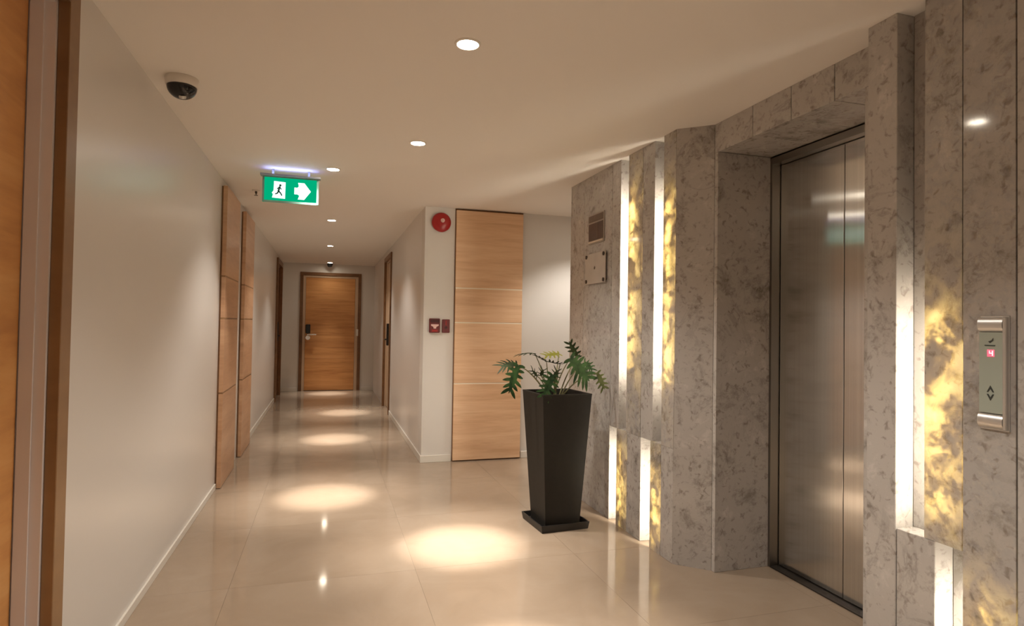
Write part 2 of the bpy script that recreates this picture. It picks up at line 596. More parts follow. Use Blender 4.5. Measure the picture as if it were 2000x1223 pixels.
def led(plane, y, z0, z1, r=0.009):
    bm = bmesh.new()
    tube(bm, [(plane + 0.045, y, z0), (plane + 0.045, y, z1)], r, seg=10)
    return obj('led_tube', bm, 'led_glow', wall_r)

ZS0, ZS1 = 0.6255, 0.6270       # the ledge between lower and upper slots
# far side
slab(XM, 4.46, 4.215, 0, H)
slab(XM, 4.215, 3.748, 0, H)
slab(XM, 3.748, 3.620, ZS1, H)                 # upper row: slab, slot, lip, slab, slot, lip
lip(XM, 3.515, 3.33, ZS1, H)
slab(XM, 3.33, 3.184, ZS1, H)
lip(XM, 3.088, 2.957, ZS1, H)
lip(XM, 3.644, 3.500, 0, ZS0)                  # lower row: slot, lip, slab, slot, lip
slab(XM, 3.500, 3.320, 0, ZS0)
lip(XM, 3.208, 3.088, 0, ZS0)
slab(XM, 3.088, 2.957, 0, ZS0)
for ya, yb in ((3.619, 3.501), (3.183, 3.089)):
    obj('ledge', B(XM + LIP + 0.0005, XM + TH, yb, ya, 0.600, 0.6265, bev=0.001), 'marble', wall_r)
for pl_, ya, yb, z0, z1 in ((XM, 3.619, 3.331, ZS1, H), (XM, 3.183, 2.958, ZS1, H), (XM, 3.747, 3.501, 0, ZS0), (XM, 3.319, 3.089, 0, ZS0),
                           (XN, 1.613, 1.389, ZS1, H), (XN, 1.473, 1.236, 0, ZS0)):
    obj('slot_liner', B(pl_ + TH - 0.004, pl_ + TH - 0.0005, yb, ya, z0, z1), 'marble', wall_r)
led(XM, 3.468, 0.98, 2.16)
led(XM, 3.040, 0.98, 2.06)
led(XM, 3.600, 0.04, 0.50)
led(XM, 3.160, 0.03, 0.50)
# angled slab and the pieces around the lift opening
bm = bmesh.new()
prism(bm, [(XM, 2.955), (XH, 2.823), (XH + 0.1, 2.823), (XM + 0.1, 2.955)], 0, H)
obj('marble_slab', bm, 'marble', wall_r)
obj('marble_slab', B(XH + 0.002, 2.330, 2.795, 2.822, 0, 2.245, bev=0.0015), 'marble', wall_r)     # far jamb
obj('marble_slab', B(XH + 0.002, 2.330, 1.836, 1.862, 0, 2.245, bev=0.0015), 'marble', wall_r)     # near jamb
hj = [2.822, 2.516, 2.256, 2.009, 1.836]
for a, b in zip(hj, hj[1:]):
    obj('header_slab', B(XH, XH + 0.03, b + JT, a - JT, 2.245, H, bev=0.0015), 'marble', wall_r)
    obj('soffit_slab', B(XH + 0.0305, 2.330, b + JT, a - JT, 2.247, 2.27, bev=0.0015), 'marble', wall_r)
# near side
obj('marble_slab', B(XH, XH + 0.028, 1.740, 1.834, 0, H, bev=0.0015), 'marble', wall_r)
obj('marble_slab', B(XN + TH + 0.001, XH + 0.028, 1.690, 1.7350, 0, H, bev=0.0015), 'marble', wall_r)
slab(XN, 1.736, 1.614, 0, H)
lip(XN, 1.514, 1.388, ZS1, H)
slab(XN, 1.614, 1.474, 0, ZS0)
lip(XN, 1.388, 1.235, 0, H)
obj('ledge', B(XN + LIP + 0.0005, XN + TH, 1.389, 1.473, 0.6275, 0.652, bev=0.001), 'marble', wall_r)
obj('light_block', B(XN + LIP + 0.0005, XN + TH - 0.0002, 1.2375, 1.3855, 0.630, H), 'grout', wall_r)  # unseen block, added to stop tube light glowing through the upper stone
slab(XN, 1.235, 0.80, 0, H)
slab(XN, 0.80, 0.0, 0, H)
slab(XN, 0.0, -0.9, 0, H)
slab(XN, -0.9, YB, 0, H)
led(XN, 1.466, 0.70, 1.36)
led(XN, 1.345, 0.02, 0.50)

# ---- lift doors
lift = thing('door_1', (XD, 2.36, 0), 'brushed steel lift doors recessed in the marble wall', 'door', kind='structure')
bm = bmesh.new()
box(bm, 2.3305, XD + 0.03, 2.782, 2.812, 0, 2.240)
box(bm, 2.3305, XD + 0.03, 1.845, 1.875, 0, 2.240)
box(bm, 2.3305, XD + 0.03, 1.875, 2.782, 2.205, 2.240)
obj('door_frame', bm, 'steel_frame', lift)
obj('door_panel', B(XD, XD + 0.03, 2.3475, 2.778, 0.012, 2.203, bev=0.002), 'steel', lift)
obj('door_panel', B(XD, XD + 0.03, 1.878, 2.3435, 0.012, 2.203, bev=0.002), 'steel', lift)
obj('sill', B(2.3305, XD + 0.04, 1.875, 2.782, 0.0005, 0.008, bev=0.001), 'steel_dark', lift)
obj('gap_backing', B(XD + 0.032, XD + 0.044, 1.85, 2.81, 0.002, 2.238), 'gap_dark', lift)

# ---- flush wooden door in the facing wall: four boards parted by pale inlays
INZ = (0.734, 1.312, 1.640)
def boarded(parent, axis, a0, a1, p0, p1, z0, z1, mat, line='inlay'):
    """boards and inlay strips; axis 'x': spans x, thickness y from p0 to p1; axis 'y': spans y, thickness x"""
    edges = [z0] + list(INZ) + [z1]
    for k in range(len(edges) - 1):
        lo = edges[k] + (0.0065 if k else 0)
        hi = edges[k + 1] - (0.0065 if k < len(edges) - 2 else 0)
        args = (a0, a1, p0, p1, lo, hi) if axis == 'x' else (p0, p1, a0, a1, lo, hi)
        obj('board', B(*args, bev=0.0012), mat, parent)
    q0 = p0 + (0.002 if p0 < p1 else -0.002)
    for z in INZ:
        args = (a0 + 0.001, a1 - 0.001, q0, p1, z - 0.0062, z + 0.0062) if axis == 'x' else (q0, p1, a0 + 0.001, a1 - 0.001, z - 0.0062, z + 0.0062)
        obj('inlay', B(*args), line, parent)

fd = thing('door_2', (1.48, YC, 0), 'tall flush wooden door with three pale inlay lines beside red alarms', 'door', kind='structure')
boarded(fd, 'x', 1.152, 1.816, YC - 0.035, YC - 0.002, 0.012, 2.380, 'wood_oak')
obj('shadow_gap', B(1.146, 1.822, YC - 0.012, YC - 0.0005, 0.0, 2.396), 'wood_frame', fd)

# ---- door at the end of the corridor
ed = thing('door_3', (0.05, YE, 0), 'orange wooden door closing the far end of the corridor', 'door', kind='structure')
bm = bmesh.new()
box(bm, EDX0, EDX0 + 0.055, YE - 0.02, YE + 0.1, 0, EDH)
box(bm, EDX1 - 0.055, EDX1, YE - 0.02, YE + 0.1, 0, EDH)
box(bm, EDX0 + 0.055, EDX1 - 0.055, YE - 0.02, YE + 0.1, EDH - 0.055, EDH)
obj('door_frame', bm, 'wood_frame', ed)
bm = bmesh.new()
box(bm, EDX0 + 0.056, EDX0 + 0.100, YE + 0.004, YE + 0.1, 0, EDH - 0.056)
box(bm, EDX1 - 0.110, EDX1 - 0.056, YE + 0.004, YE + 0.1, 0, EDH - 0.056)
box(bm, EDX0 + 0.100, EDX1 - 0.110, YE + 0.004, YE + 0.1, EDH - 0.095, EDH - 0.056)
obj('door_stop', bm, 'wood_pale', ed)
zz = [0.008, 0.62, 1.23, 1.72, EDH - 0.097]
for a, b in zip(zz, zz[1:]):
    obj('board', B(EDX0 + 0.103, EDX1 - 0.113, YE + 0.012, YE + 0.06, a, b - 0.001, bev=0.001), 'wood_end', ed)
lx = EDX0 + 0.155
lk = obj('lock', B(lx - 0.042, lx + 0.042, YE - 0.012, YE + 0.012, 1.08, 1.25, bev=0.006), 'black_plastic', ed)
bm = bmesh.new()
tube(bm, [(lx, YE + 0.005, 1.06), (lx, YE - 0.05, 1.06)], 0.013, 10)
tube(bm, [(lx - 0.012, YE - 0.05, 1.06), (lx + 0.15, YE - 0.05, 1.06)], 0.013, 10)
obj('handle', bm, 'chrome', lk, True)
bm = bmesh.new()
lathe(bm, [(0, -0.012), (0.042, -0.010), (0.045, 0.0), (0.045, 0.024)], 20, Matrix.Translation((lx, YE - 0.002, 1.0)) @ Matrix.Rotation(math.radians(-90), 4, 'X'))
obj('handle_plate', bm, 'chrome', lk, True)
obj('door_catch', B(EDX1 - 0.085, EDX1 - 0.045, YE - 0.035, YE - 0.0205, 1.04, 1.17, bev=0.005), 'white_plastic', ed)

# ---- doors in the side walls: casing, jamb, leaf, lock
def side_door(name, label, wall_x, into, y0, y1, casing, leaf, leaf_depth, lock_y, casing_w=0.075, jamb='jamb_paint', proud=0.018, open_h=DH, lock=True):
    """into: -1 when the recess runs towards -x, +1 towards +x"""
    t = thing(name, (wall_x, (y0 + y1) / 2, 0), label, 'door', kind='structure')
    face = wall_x - into * proud
    bm = bmesh.new()
    for a, b in ((y0 - casing_w, y0 + 0.004), (y1 - 0.004, y1 + casing_w)):
        box(bm, face, wall_x + into * 0.015, a, b, 0, open_h + casing_w, 0.002)
    box(bm, face, wall_x + into * 0.015, y0 + 0.004, y1 - 0.004, open_h - 0.004, open_h + casing_w)
    obj('casing', bm, casing, t)
    e = wall_x + into * leaf_depth
    bm = bmesh.new()
    box(bm, wall_x + into * 0.0155, e + into * 0.05, y0 + 0.0005, y0 + 0.016, 0, open_h - 0.001)
    box(bm, wall_x + into * 0.0155, e + into * 0.05, y1 - 0.016, y1 - 0.0005, 0, open_h - 0.001)
    box(bm, wall_x + into * 0.0155, e + into * 0.05, y0 + 0.016, y1 - 0.016, open_h - 0.016, open_h - 0.001)
    # stop bead half-way into the jamb
    s0, s1 = wall_x + into * 0.045, e - into * 0.004
    box(bm, s0, s1, y0 + 0.016, y0 + 0.024, 0, open_h - 0.016)
    box(bm, s0, s1, y1 - 0.024, y1 - 0.016, 0, open_h - 0.016)
    obj('jamb', bm, jamb, t)
    lf = obj('leaf', B(e, e + into * 0.045, y0 + 0.022, y1 - 0.022, 0.008, open_h - 0.02, bev=0.0015), leaf, t)
    obj('shadow_gap', B(e + into * 0.046, e + into * 0.055, y0 + 0.001, y1 - 0.001, 0.0, open_h - 0.002), 'gap_dark', t)
    if lock:
        p = obj('lock', B(e - into * 0.045, e - into * 0.0005, lock_y - 0.035, lock_y + 0.035, 0.96, 1.29, bev=0.006), 'black_plastic', lf)
        bm = bmesh.new()
        tube(bm, [(e - into * 0.02, lock_y, 1.05), (e - into * 0.065, lock_y, 1.05), (e - into * 0.065, lock_y + 0.11, 1.05)], 0.010, 8)
        obj('handle', bm, 'black_plastic', p, True)
    return t

near = side_door('door_4', 'orange wooden door in grey jamb at the left foreground', XL, -1, D4[0], D4[1], 'wood_casing', 'wood_orange', 0.085, 1.4, lock=False, open_h=2.285)
side_door('door_5', 'dark framed wooden door far along the left wall', XL, -1, D5[0], D5[1], 'wood_frame', 'wood_end', 0.05, 11.2, casing_w=0.08, jamb='wood_frame', proud=0.03)
side_door('door_6', 'dark framed wooden door on the right corridor wall', XR, 1, D6[0], D6[1], 'wood_frame', 'wood_pale', 0.04, 9.35, casing_w=0.06, jamb='wood_pale', proud=0.02)

# ================================================================== THINGS
# ---- two tall wood panels on the left wall
for (y0, y1, zt, lab) in ((5.15, 5.87, 2.345, 'tall wooden panel with inlay lines, nearer of two on the left wall'),
                          (6.30, 7.00, 2.345, 'tall wooden panel with inlay lines, farther of two on the left wall')):
    p = thing('wood_panel', (XL + 0.02, (y0 + y1) / 2, 0), lab, 'panel', 'wooden panels on the left wall')
    boarded(p, 'y', y0, y1, XL + 0.042, XL + 0.012, 0.004, zt, 'wood_left', 'wood_casing')
    obj('back_board', B(XL + 0.0005, XL + 0.0118, y0 + 0.004, y1 - 0.004, 0.004, zt - 0.004), 'wood_frame', p)

# ---- ceiling downlights
def downlight(x, y, aim, label, core=1.0, spill=1.0):
    t = thing('ceiling_downlight', (x, y, H), label, 'downlight', 'recessed ceiling downlights')
    T4 = Matrix.Translation((x, y, H))
    bm = bmesh.new()
    lathe(bm, [(0.041, -0.001), (0.043, -0.006), (0.050, -0.005), (0.053, 0.0)], 32, T4)
    obj('trim', bm, 'lamp_trim', t, True)
    bm = bmesh.new()
    lathe(bm, [(0, -0.0035), (0.025, -0.0032), (0.041, -0.0015)], 32, T4)
    obj('lens', bm, 'lamp_glow', t, True)
    for kind, power, size, blend in (('beam', CORE_W * core, 21, 1.0), ('flood', FLOOD_W * core, 46, 1.0), ('spill', SPILL_W * spill, 118, 0.6)):
        ld = bpy.data.lights.new(kind, 'SPOT')
        ld.energy = power
        ld.color = LAMP_COL
        ld.spot_size = math.radians(size)
        ld.spot_blend = blend
        ld.shadow_soft_size = 0.03
        lo = bpy.data.objects.new('lamp_' + kind, ld)
        COL.objects.link(lo)
        src = Vector((x, y, H - 0.04))
        d = Vector((aim[0], aim[1], 0)) - src
        lo.location = src
        lo.rotation_euler = d.to_track_quat('-Z', 'Y').to_euler()
        lo.parent = t
        lo.matrix_parent_inverse = parent_inv(t)
    return t

downlight(0.505, 2.325, (0.70, 2.20), 'large bright ceiling downlight nearest the viewer')
downlight(0.505, 3.705, (0.78, 3.52), 'ceiling downlight above the floor beside the planter', core=1.25)
downlight(0.016, 4.550, (0.01, 4.75), 'ceiling downlight just right of the green exit sign', core=1.1)
downlight(0.020, 6.840, (0.10, 7.05), 'corridor downlight below and behind the exit sign', spill=0.85)
downlight(0.015, 9.140, (0.26, 9.09), 'second downlight from the far door in the corridor', core=0.85, spill=0.8)
downlight(0.020, 11.730, (0.03, 11.58), 'smallest downlight just before the far door', core=0.8, spill=0.06)
downlight(0.505, 0.945, (0.60, 0.80), 'ceiling downlight above the viewer')
downlight(0.505, -0.440, (0.60, -0.50), 'ceiling downlight behind the viewer')
downlight(2.45, 5.05, (2.45, 5.10), 'downlight in the side passage hidden behind the marble wall')

# ---- exit sign hanging below the ceiling
SY = 4.70
sx0, sx1, sz0, sz1 = -0.468, -0.086, 2.160, 2.3445
es = thing('exit_sign', ((sx0 + sx1) / 2, SY, H), 'lit green emergency exit sign with running figure and right arrow', 'exit sign')
bm = bmesh.new()
box(bm, sx0 - 0.015, sx1 + 0.015, SY - 0.038, SY + 0.030, sz1 + 0.0005, sz1 + 0.004)
box(bm, sx0 - 0.015, sx1 + 0.015, SY - 0.038, SY - 0.035, sz1 + 0.004, sz1 + 0.0130)
box(bm, sx0 - 0.015, sx1 + 0.015, SY - 0.006, SY + 0.030, sz1 + 0.004, sz1 + 0.016)
obj('housing', bm, 'sign_housing', es)
for bx in (sx0 + 0.06, sx1 - 0.075):
    obj('bracket', B(bx, bx + 0.015, SY + 0.004, SY + 0.019, sz1 + 0.016, H), 'sign_housing', es)
obj('light_tube', tube(bmesh.new(), [(sx0 + 0.03, SY - 0.020, sz1 + 0.0115), (sx1 - 0.03, SY - 0.020, sz1 + 0.0115)], 0.0036, 8), 'sign_tube', es)
panel = obj('panel', B(sx0, sx1, SY, SY + 0.018, sz0, sz1), 'sign_green', es)
bm = bmesh.new()
fr = 0.011
box(bm, sx0 - 0.002, sx0 + fr, SY - 0.004, SY - 0.0005, sz0, sz1)
box(bm, sx1 - fr, sx1 + 0.002, SY - 0.004, SY - 0.0005, sz0, sz1)
box(bm, sx0 + fr, sx1 - fr, SY - 0.004, SY - 0.0005, sz0 - 0.004, sz0 + fr)
box(bm, sx0 + fr, sx1 - fr, SY - 0.004, SY - 0.0005, sz1 - 0.006, sz1)
obj('edge_frame', bm, 'sign_frame', es)
def sg(u, v):            # sign coordinates 0..1 across and up
    return (sx0 + u * (sx1 - sx0), sz0 + v * (sz1 - sz0))
# white doorway with a step at its foot
bm = bmesh.new()
extrude_poly(bm, [sg(*p) for p in ((0.17, 0.17), (0.40, 0.15), (0.405, 0.80), (0.20, 0.82), (0.195, 0.45), (0.165, 0.36), (0.185, 0.30))], SY - 0.0032, SY - 0.0006)
dr = obj('doorway', bm, 'sign_white', panel)
# running figure
bm = bmesh.new()
def stroke(bm, a, b, w):
    a, b = Vector(sg(*a)), Vector(sg(*b))
    d = (b - a).normalized(); n = Vector((-d.y, d.x)) * w / 2
    extrude_poly(bm, [a + n, b + n, b - n, a - n], SY - 0.0052, SY - 0.0034)
cx, cz = sg(0.312, 0.665)
extrude_poly(bm, [(cx + 0.0085 * math.cos(k * math.pi / 6), cz + 0.0085 * math.sin(k * math.pi / 6)) for k in range(12)], SY - 0.0052, SY - 0.0034)
stroke(bm, (0.303, 0.62), (0.280, 0.43), 0.013)
stroke(bm, (0.282, 0.45), (0.318, 0.36), 0.010)
stroke(bm, (0.318, 0.37), (0.345, 0.26), 0.009)
stroke(bm, (0.283, 0.44), (0.262, 0.34), 0.010)
stroke(bm, (0.264, 0.35), (0.222, 0.31), 0.009)
stroke(bm, (0.302, 0.60), (0.335, 0.50), 0.007)
stroke(bm, (0.296, 0.59), (0.255, 0.52), 0.007)
plain('figure_green', (0.02, 0.13, 0.09), rough=0.5)
obj('running_figure', bm, 'figure_green', panel)
# arrow: stubby shaft and a broad head with cut-back corners
bm = bmesh.new()
ar = [(0.565, 0.62), (0.62, 0.62), (0.645, 0.68), (0.63, 0.82), (0.745, 0.82), (0.865, 0.50), (0.745, 0.16), (0.63, 0.16), (0.655, 0.31), (0.62, 0.36), (0.565, 0.36)]
extrude_poly(bm, [sg(*p) for p in ar], SY - 0.0032, SY - 0.0006)
obj('arrow', bm, 'sign_white', panel)

# ---- dome security cameras
def dome(x, y, s, label, base='white_plastic'):
    t = thing('security_camera', (x, y, H), label, 'camera')
    T4 = Matrix.Translation((x, y, H)) @ Matrix.Scale(s, 4)
    bm = bmesh.new()
    lathe(bm, [(0, 0.0), (0.076, 0.0), (0.079, -0.006), (0.078, -0.038), (0.075, -0.044), (0.060, -0.046), (0, -0.046)], 36, T4)
    obj('base', bm, base, t, True)
    bm = bmesh.new()
    lathe(bm, [(0.071, -0.0462)] + [(0.071 * math.cos(a), -0.046 - 0.062 * math.sin(a)) for a in [k * math.pi / 20 for k in range(1, 10)]] + [(0, -0.108)], 36, T4)
    d = obj('dome', bm, 'dome_glass', t, True)
    bm = bmesh.new()
    c = Vector((x, y, H - 0.107 * s)) + Vector((0.008, -0.016, 0)) * s
    lathe(bm, [(0, -0.006 * s), (0.016 * s, -0.003 * s), (0.018 * s, 0.004 * s), (0.018 * s, 0.012 * s)], 16, Matrix.Translation(c) @ Matrix.Rotation(math.radians(25), 4, 'X'))
    obj('lens_ring', bm, 'alu', d, True)
    return t
dome(-0.660, 3.085, 0.88, 'white ceiling dome camera with black glass above the left wall')
dome(0.02, 11.91, 0.68, 'small black dome camera above the far door', base='black_plastic')

# ---- sprinkler head
sp = thing('sprinkler_head', (-0.600, 5.52, H), 'tiny ceiling sprinkler head between the wood panel and exit sign', 'sprinkler')
T4 = Matrix.Translation((-0.600, 5.52, H))
obj('escutcheon', lathe(bmesh.new(), [(0, 0), (0.032, 0), (0.030, -0.006), (0.012, -0.010), (0, -0.010)], 20, T4), 'white_plastic', sp, True)
obj('body', lathe(bmesh.new(), [(0.009, -0.0102), (0.009, -0.028), (0.004, -0.032), (0.004, -0.040), (0.016, -0.042), (0.016, -0.045), (0, -0.045)], 16, T4), 'screw', sp, True)

# ---- red fire devices on the facing wall
RX = Matrix.Rotation(math.radians(90), 4, 'X')       # z axis -> -y (towards the viewer)
fb = thing('fire_bell', (1.008, YC, 2.255), 'round red fire bell high on the facing wall', 'fire bell')
T4 = Matrix.Translation((1.008, YC, 2.255)) @ RX
obj('back_plate', lathe(bmesh.new(), [(0, 0.0005), (0.050, 0.0005), (0.050, 0.018), (0, 0.018)], 24, T4), 'red_dark', fb, True)
obj('gong', lathe(bmesh.new(), [(0.086, 0.0185), (0.092, 0.022), (0.090, 0.034), (0.076, 0.048), (0.050, 0.056), (0.022, 0.059), (0, 0.059)], 40, T4), 'red_gloss', fb, True)
obj('boss_highlight', lathe(bmesh.new(), [(0.020, 0.0595), (0.019, 0.068), (0.010, 0.073), (0, 0.073)], 20, T4 @ Matrix.Translation((0.006, 0.012, 0))), 'pink_white', fb, True)  # centre boss, its highlight painted in as pale pink

cp = thing('call_point', (0.961, YC, 1.28), 'red fire call point with white pull handle on the facing wall', 'call point')
obj('body', B(0.911, 1.011, YC - 0.035, YC - 0.0005, 1.213, 1.347, bev=0.006), 'red_dark', cp)
obj('top_plate', B(0.918, 1.004, YC - 0.0375, YC - 0.0352, 1.308, 1.341), 'red_black', cp)
bm = bmesh.new()
extrude_poly(bm, [(0.925, 1.292), (0.997, 1.292), (0.997, 1.280), (0.975, 1.268), (0.972, 1.252), (0.950, 1.252), (0.947, 1.268), (0.925, 1.280)], YC - 0.042, YC - 0.0352)
obj('pull_handle', bm, 'pink_white', cp)
obj('lower_plate', B(0.934, 0.988, YC - 0.0385, YC - 0.0352, 1.222, 1.243), 'red_gloss', cp)
pj = thing('phone_jack', (1.071, YC, 1.277), 'narrow dark red phone jack plate beside the call point', 'phone jack')
obj('plate', B(1.035, 1.107, YC - 0.016, YC - 0.0005, 1.214, 1.340, bev=0.004), 'red_dark', pj)
obj('socket', lathe(bmesh.new(), [(0.014, 0.0002), (0.014, 0.005), (0.007, 0.005), (0.006, 0.001), (0, 0.001)], 18, Matrix.Translation((1.071, YC - 0.016, 1.262)) @ RX), 'red_black', pj, True)
obj('side_strip', B(1.066, 1.076, YC - 0.0175, YC - 0.0162, 1.284, 1.328), 'red_gloss', pj)

# ---- plaques on the marble left of the slots
pq = thing('framed_notice', (XM, 3.99, 2.0), 'small brown notice plaque above the clear plate on marble', 'plaque')
obj('back_plate', B(XM - 0.008, XM - 0.0003, 3.862, 4.122, 1.893, 2.108, bev=0.001), 'plaque_stone', pq)
obj('upper_band', B(XM - 0.011, XM - 0.0082, 3.872, 4.112, 2.052, 2.098), 'plaque_band', pq)
obj('picture', B(XM - 0.011, XM - 0.0082, 3.872, 4.112, 1.918, 2.040), 'plaque_brown', pq)
obj('picture_strip', B(XM - 0.0125, XM - 0.0112, 3.955, 3.962, 1.922, 2.036), 'plaque_band', pq)
obj('lower_strip', B(XM - 0.013, XM - 0.0082, 3.872, 4.112, 1.902, 1.911), 'plaque_pale', pq)
ap = thing('wall_plate', (XM, 3.98, 1.71), 'pale plate held by four corner screws below the brown notice', 'plaque')
obj('plate', B(XM - 0.018, XM - 0.012, 3.812, 4.150, 1.602, 1.822, bev=0.001), 'acrylic', ap)
RXm = Matrix.Rotation(math.radians(-90), 4, 'Y')     # z axis -> -x
for yy in (3.835, 4.127):
    for zz_ in (1.622, 1.802):
        obj('screw', lathe(bmesh.new(), [(0.007, 0.0003), (0.007, 0.0115), (0.014, 0.0185), (0.014, 0.024), (0.011, 0.026), (0, 0.026)], 16, Matrix.Translation((XM, yy, zz_)) @ RXm), 'screw', ap, True)
obj('emblem', lathe(bmesh.new(), [(0.011, 0.0182), (0.010, 0.0195), (0, 0.0195)], 14, Matrix.Translation((XM, 3.985, 1.715)) @ RXm), 'plaque_band', ap, True)

# ---- lift call panel
cy0, cy1, cz0, cz1 = 1.250, 1.330, 1.012, 1.345
lp = thing('lift_call_panel', (XN, 1.30, 1.18), 'brushed metal lift call panel with up and down arrows on marble', 'call panel')
obj('back_box', B(XN - 0.006, XN - 0.0003, cy0, cy1, cz0, cz1, bev=0.001), 'alu', lp)
obj('side_rail', B(XN - 0.020, XN - 0.0062, cy0, cy0 + 0.010, cz0 + 0.004, cz1 - 0.004, bev=0.002), 'alu', lp)
for zc in (cz1 - 0.026, cz0 + 0.026):
    bm = bmesh.new()
    pts = [(0.0062, zc - 0.022)] + [(0.0062 + 0.014 * math.cos(a), zc + 0.022 * math.sin(a)) for a in [(-1 + 2 * k / 14) * math.pi / 2 for k in range(15)]] + [(0.0062, zc + 0.022)]
    a = [bm.verts.new((XN - p[0], cy0 + 0.0105, p[1])) for p in pts]
    b = [bm.verts.new((XN - p[0], cy1, p[1])) for p in pts]
    bm.faces.new(a); bm.faces.new(b[::-1])
    for i in range(len(pts)):
        k = (i + 1) % len(pts)
        bm.faces.new((a[i], b[i], b[k], a[k]))
    bmesh.ops.remove_doubles(bm, verts=bm.verts, dist=1e-5)
    bmesh.ops.recalc_face_normals(bm, faces=bm.faces)
    obj('end_cap', bm, 'alu', lp, True)
face = obj('face_plate', B(XN - 0.012, XN - 0.0062, cy0 + 0.0105, cy1, cz0 + 0.049, cz1 - 0.049, bev=0.0008), 'call_face', lp)
FX = XN - 0.0122
def fmark(name, mat, pts, th=0.0012):
    """flat mark on the call panel: pts are (y, z)"""
    bm = bmesh.new()
    a = [bm.verts.new((FX, p[0], p[1])) for p in pts]
    b = [bm.verts.new((FX - th, p[0], p[1])) for p in pts]
    bm.faces.new(a); bm.faces.new(b[::-1])
    n = len(pts)
    for i in range(n):
        bm.faces.new((a[i], b[i], b[(i + 1) % n], a[(i + 1) % n]))
    bmesh.ops.recalc_face_normals(bm, faces=bm.faces)
    return obj(name, bm, mat, face)
yc = 1.297
w = 0.010
fmark('arrow', 'mark_dark', [(yc + w, 1.122), (yc, 1.141), (yc - w, 1.122), (yc - w + 0.004, 1.122), (yc, 1.132), (yc + w - 0.004, 1.122)])
fmark('arrow', 'mark_dark', [(yc + w, 1.116), (yc, 1.097), (yc - w, 1.116), (yc - w + 0.004, 1.116), (yc, 1.106), (yc + w - 0.004, 1.116)])
fmark('emblem', 'mark_dark', [(yc + 0.006, 1.270), (yc + 0.001, 1.265), (yc - 0.008, 1.273), (yc - 0.008, 1.280), (yc - 0.004, 1.274), (yc + 0.001, 1.271)])
fmark('emblem_line', 'mark_dark', [(yc + 0.016, 1.259), (yc - 0.013, 1.259), (yc - 0.013, 1.2565), (yc + 0.016, 1.2565)])
fmark('display', 'display_red', [(yc + 0.009, 1.225), (yc - 0.011, 1.225), (yc - 0.011, 1.246), (yc + 0.009, 1.246)])
bm = bmesh.new()
box(bm, FX - 0.002, FX - 0.0013, yc - 0.008, yc - 0.005, 1.228, 1.243)
box(bm, FX - 0.002, FX - 0.0013, yc - 0.005, yc + 0.003, 1.234, 1.237)
box(bm, FX - 0.002, FX - 0.0013, yc + 0.001, yc + 0.003, 1.237, 1.243)
obj('display_digit', bm, 'display_core', face)

# ---- planter with philodendron
PX, PY = 1.453, 3.757
pl = thing('potted_plant', (PX, PY, 0), 'tall tapered black planter holding a leafy philodendron by the marble wall', 'potted plant')
RZ = Matrix.Translation((PX, PY, 0)) @ Matrix.Rotation(math.radians(4), 4, 'Z')
def rings_mesh(levels, close_top=False):
    """square rings (half width, z) joined in order"""
    bm = bmesh.new()
    rs = []
    for hw, z in levels:
        rs.append([bm.verts.new(RZ @ Vector((sx * hw, sy * hw, z))) for sx, sy in ((-1, -1), (1, -1), (1, 1), (-1, 1))])
    for a, b in zip(rs, rs[1:]):
        for k in range(4):
            bm.faces.new((a[k], a[(k + 1) % 4], b[(k + 1) % 4], b[k]))
    bm.faces.new(rs[0][::-1])
    bm.faces.new(rs[-1])
    bmesh.ops.recalc_face_normals(bm, faces=bm.faces)
    return bm
pot = obj('pot', rings_mesh([(0.119, 0.014), (0.171, 0.852), (0.173, 0.860), (0.171, 0.863), (0.157, 0.863), (0.155, 0.858), (0.148, 0.80)]), 'pot', pl)
bev = pot.modifiers.new('bevel', 'BEVEL')
bev.width = 0.003
bev.segments = 2
bev.limit_method = 'ANGLE'
sa = obj('saucer', rings_mesh([(0.160, 0.001), (0.167, 0.044), (0.167, 0.047), (0.161, 0.047), (0.156, 0.013)]), 'saucer', pl)
bm = bmesh.new()
g = 9
grid = [[bm.verts.new(RZ @ Vector((-0.147 + 0.294 * i / g, -0.147 + 0.294 * j / g, 0.805 + random.uniform(0, 0.018)))) for j in range(g + 1)] for i in range(g + 1)]
for i in range(g):
    for j in range(g):
        bm.faces.new((grid[i][j], grid[i + 1][j], grid[i + 1][j + 1], grid[i][j + 1]))
obj('soil', bm, 'soil', pl, True)

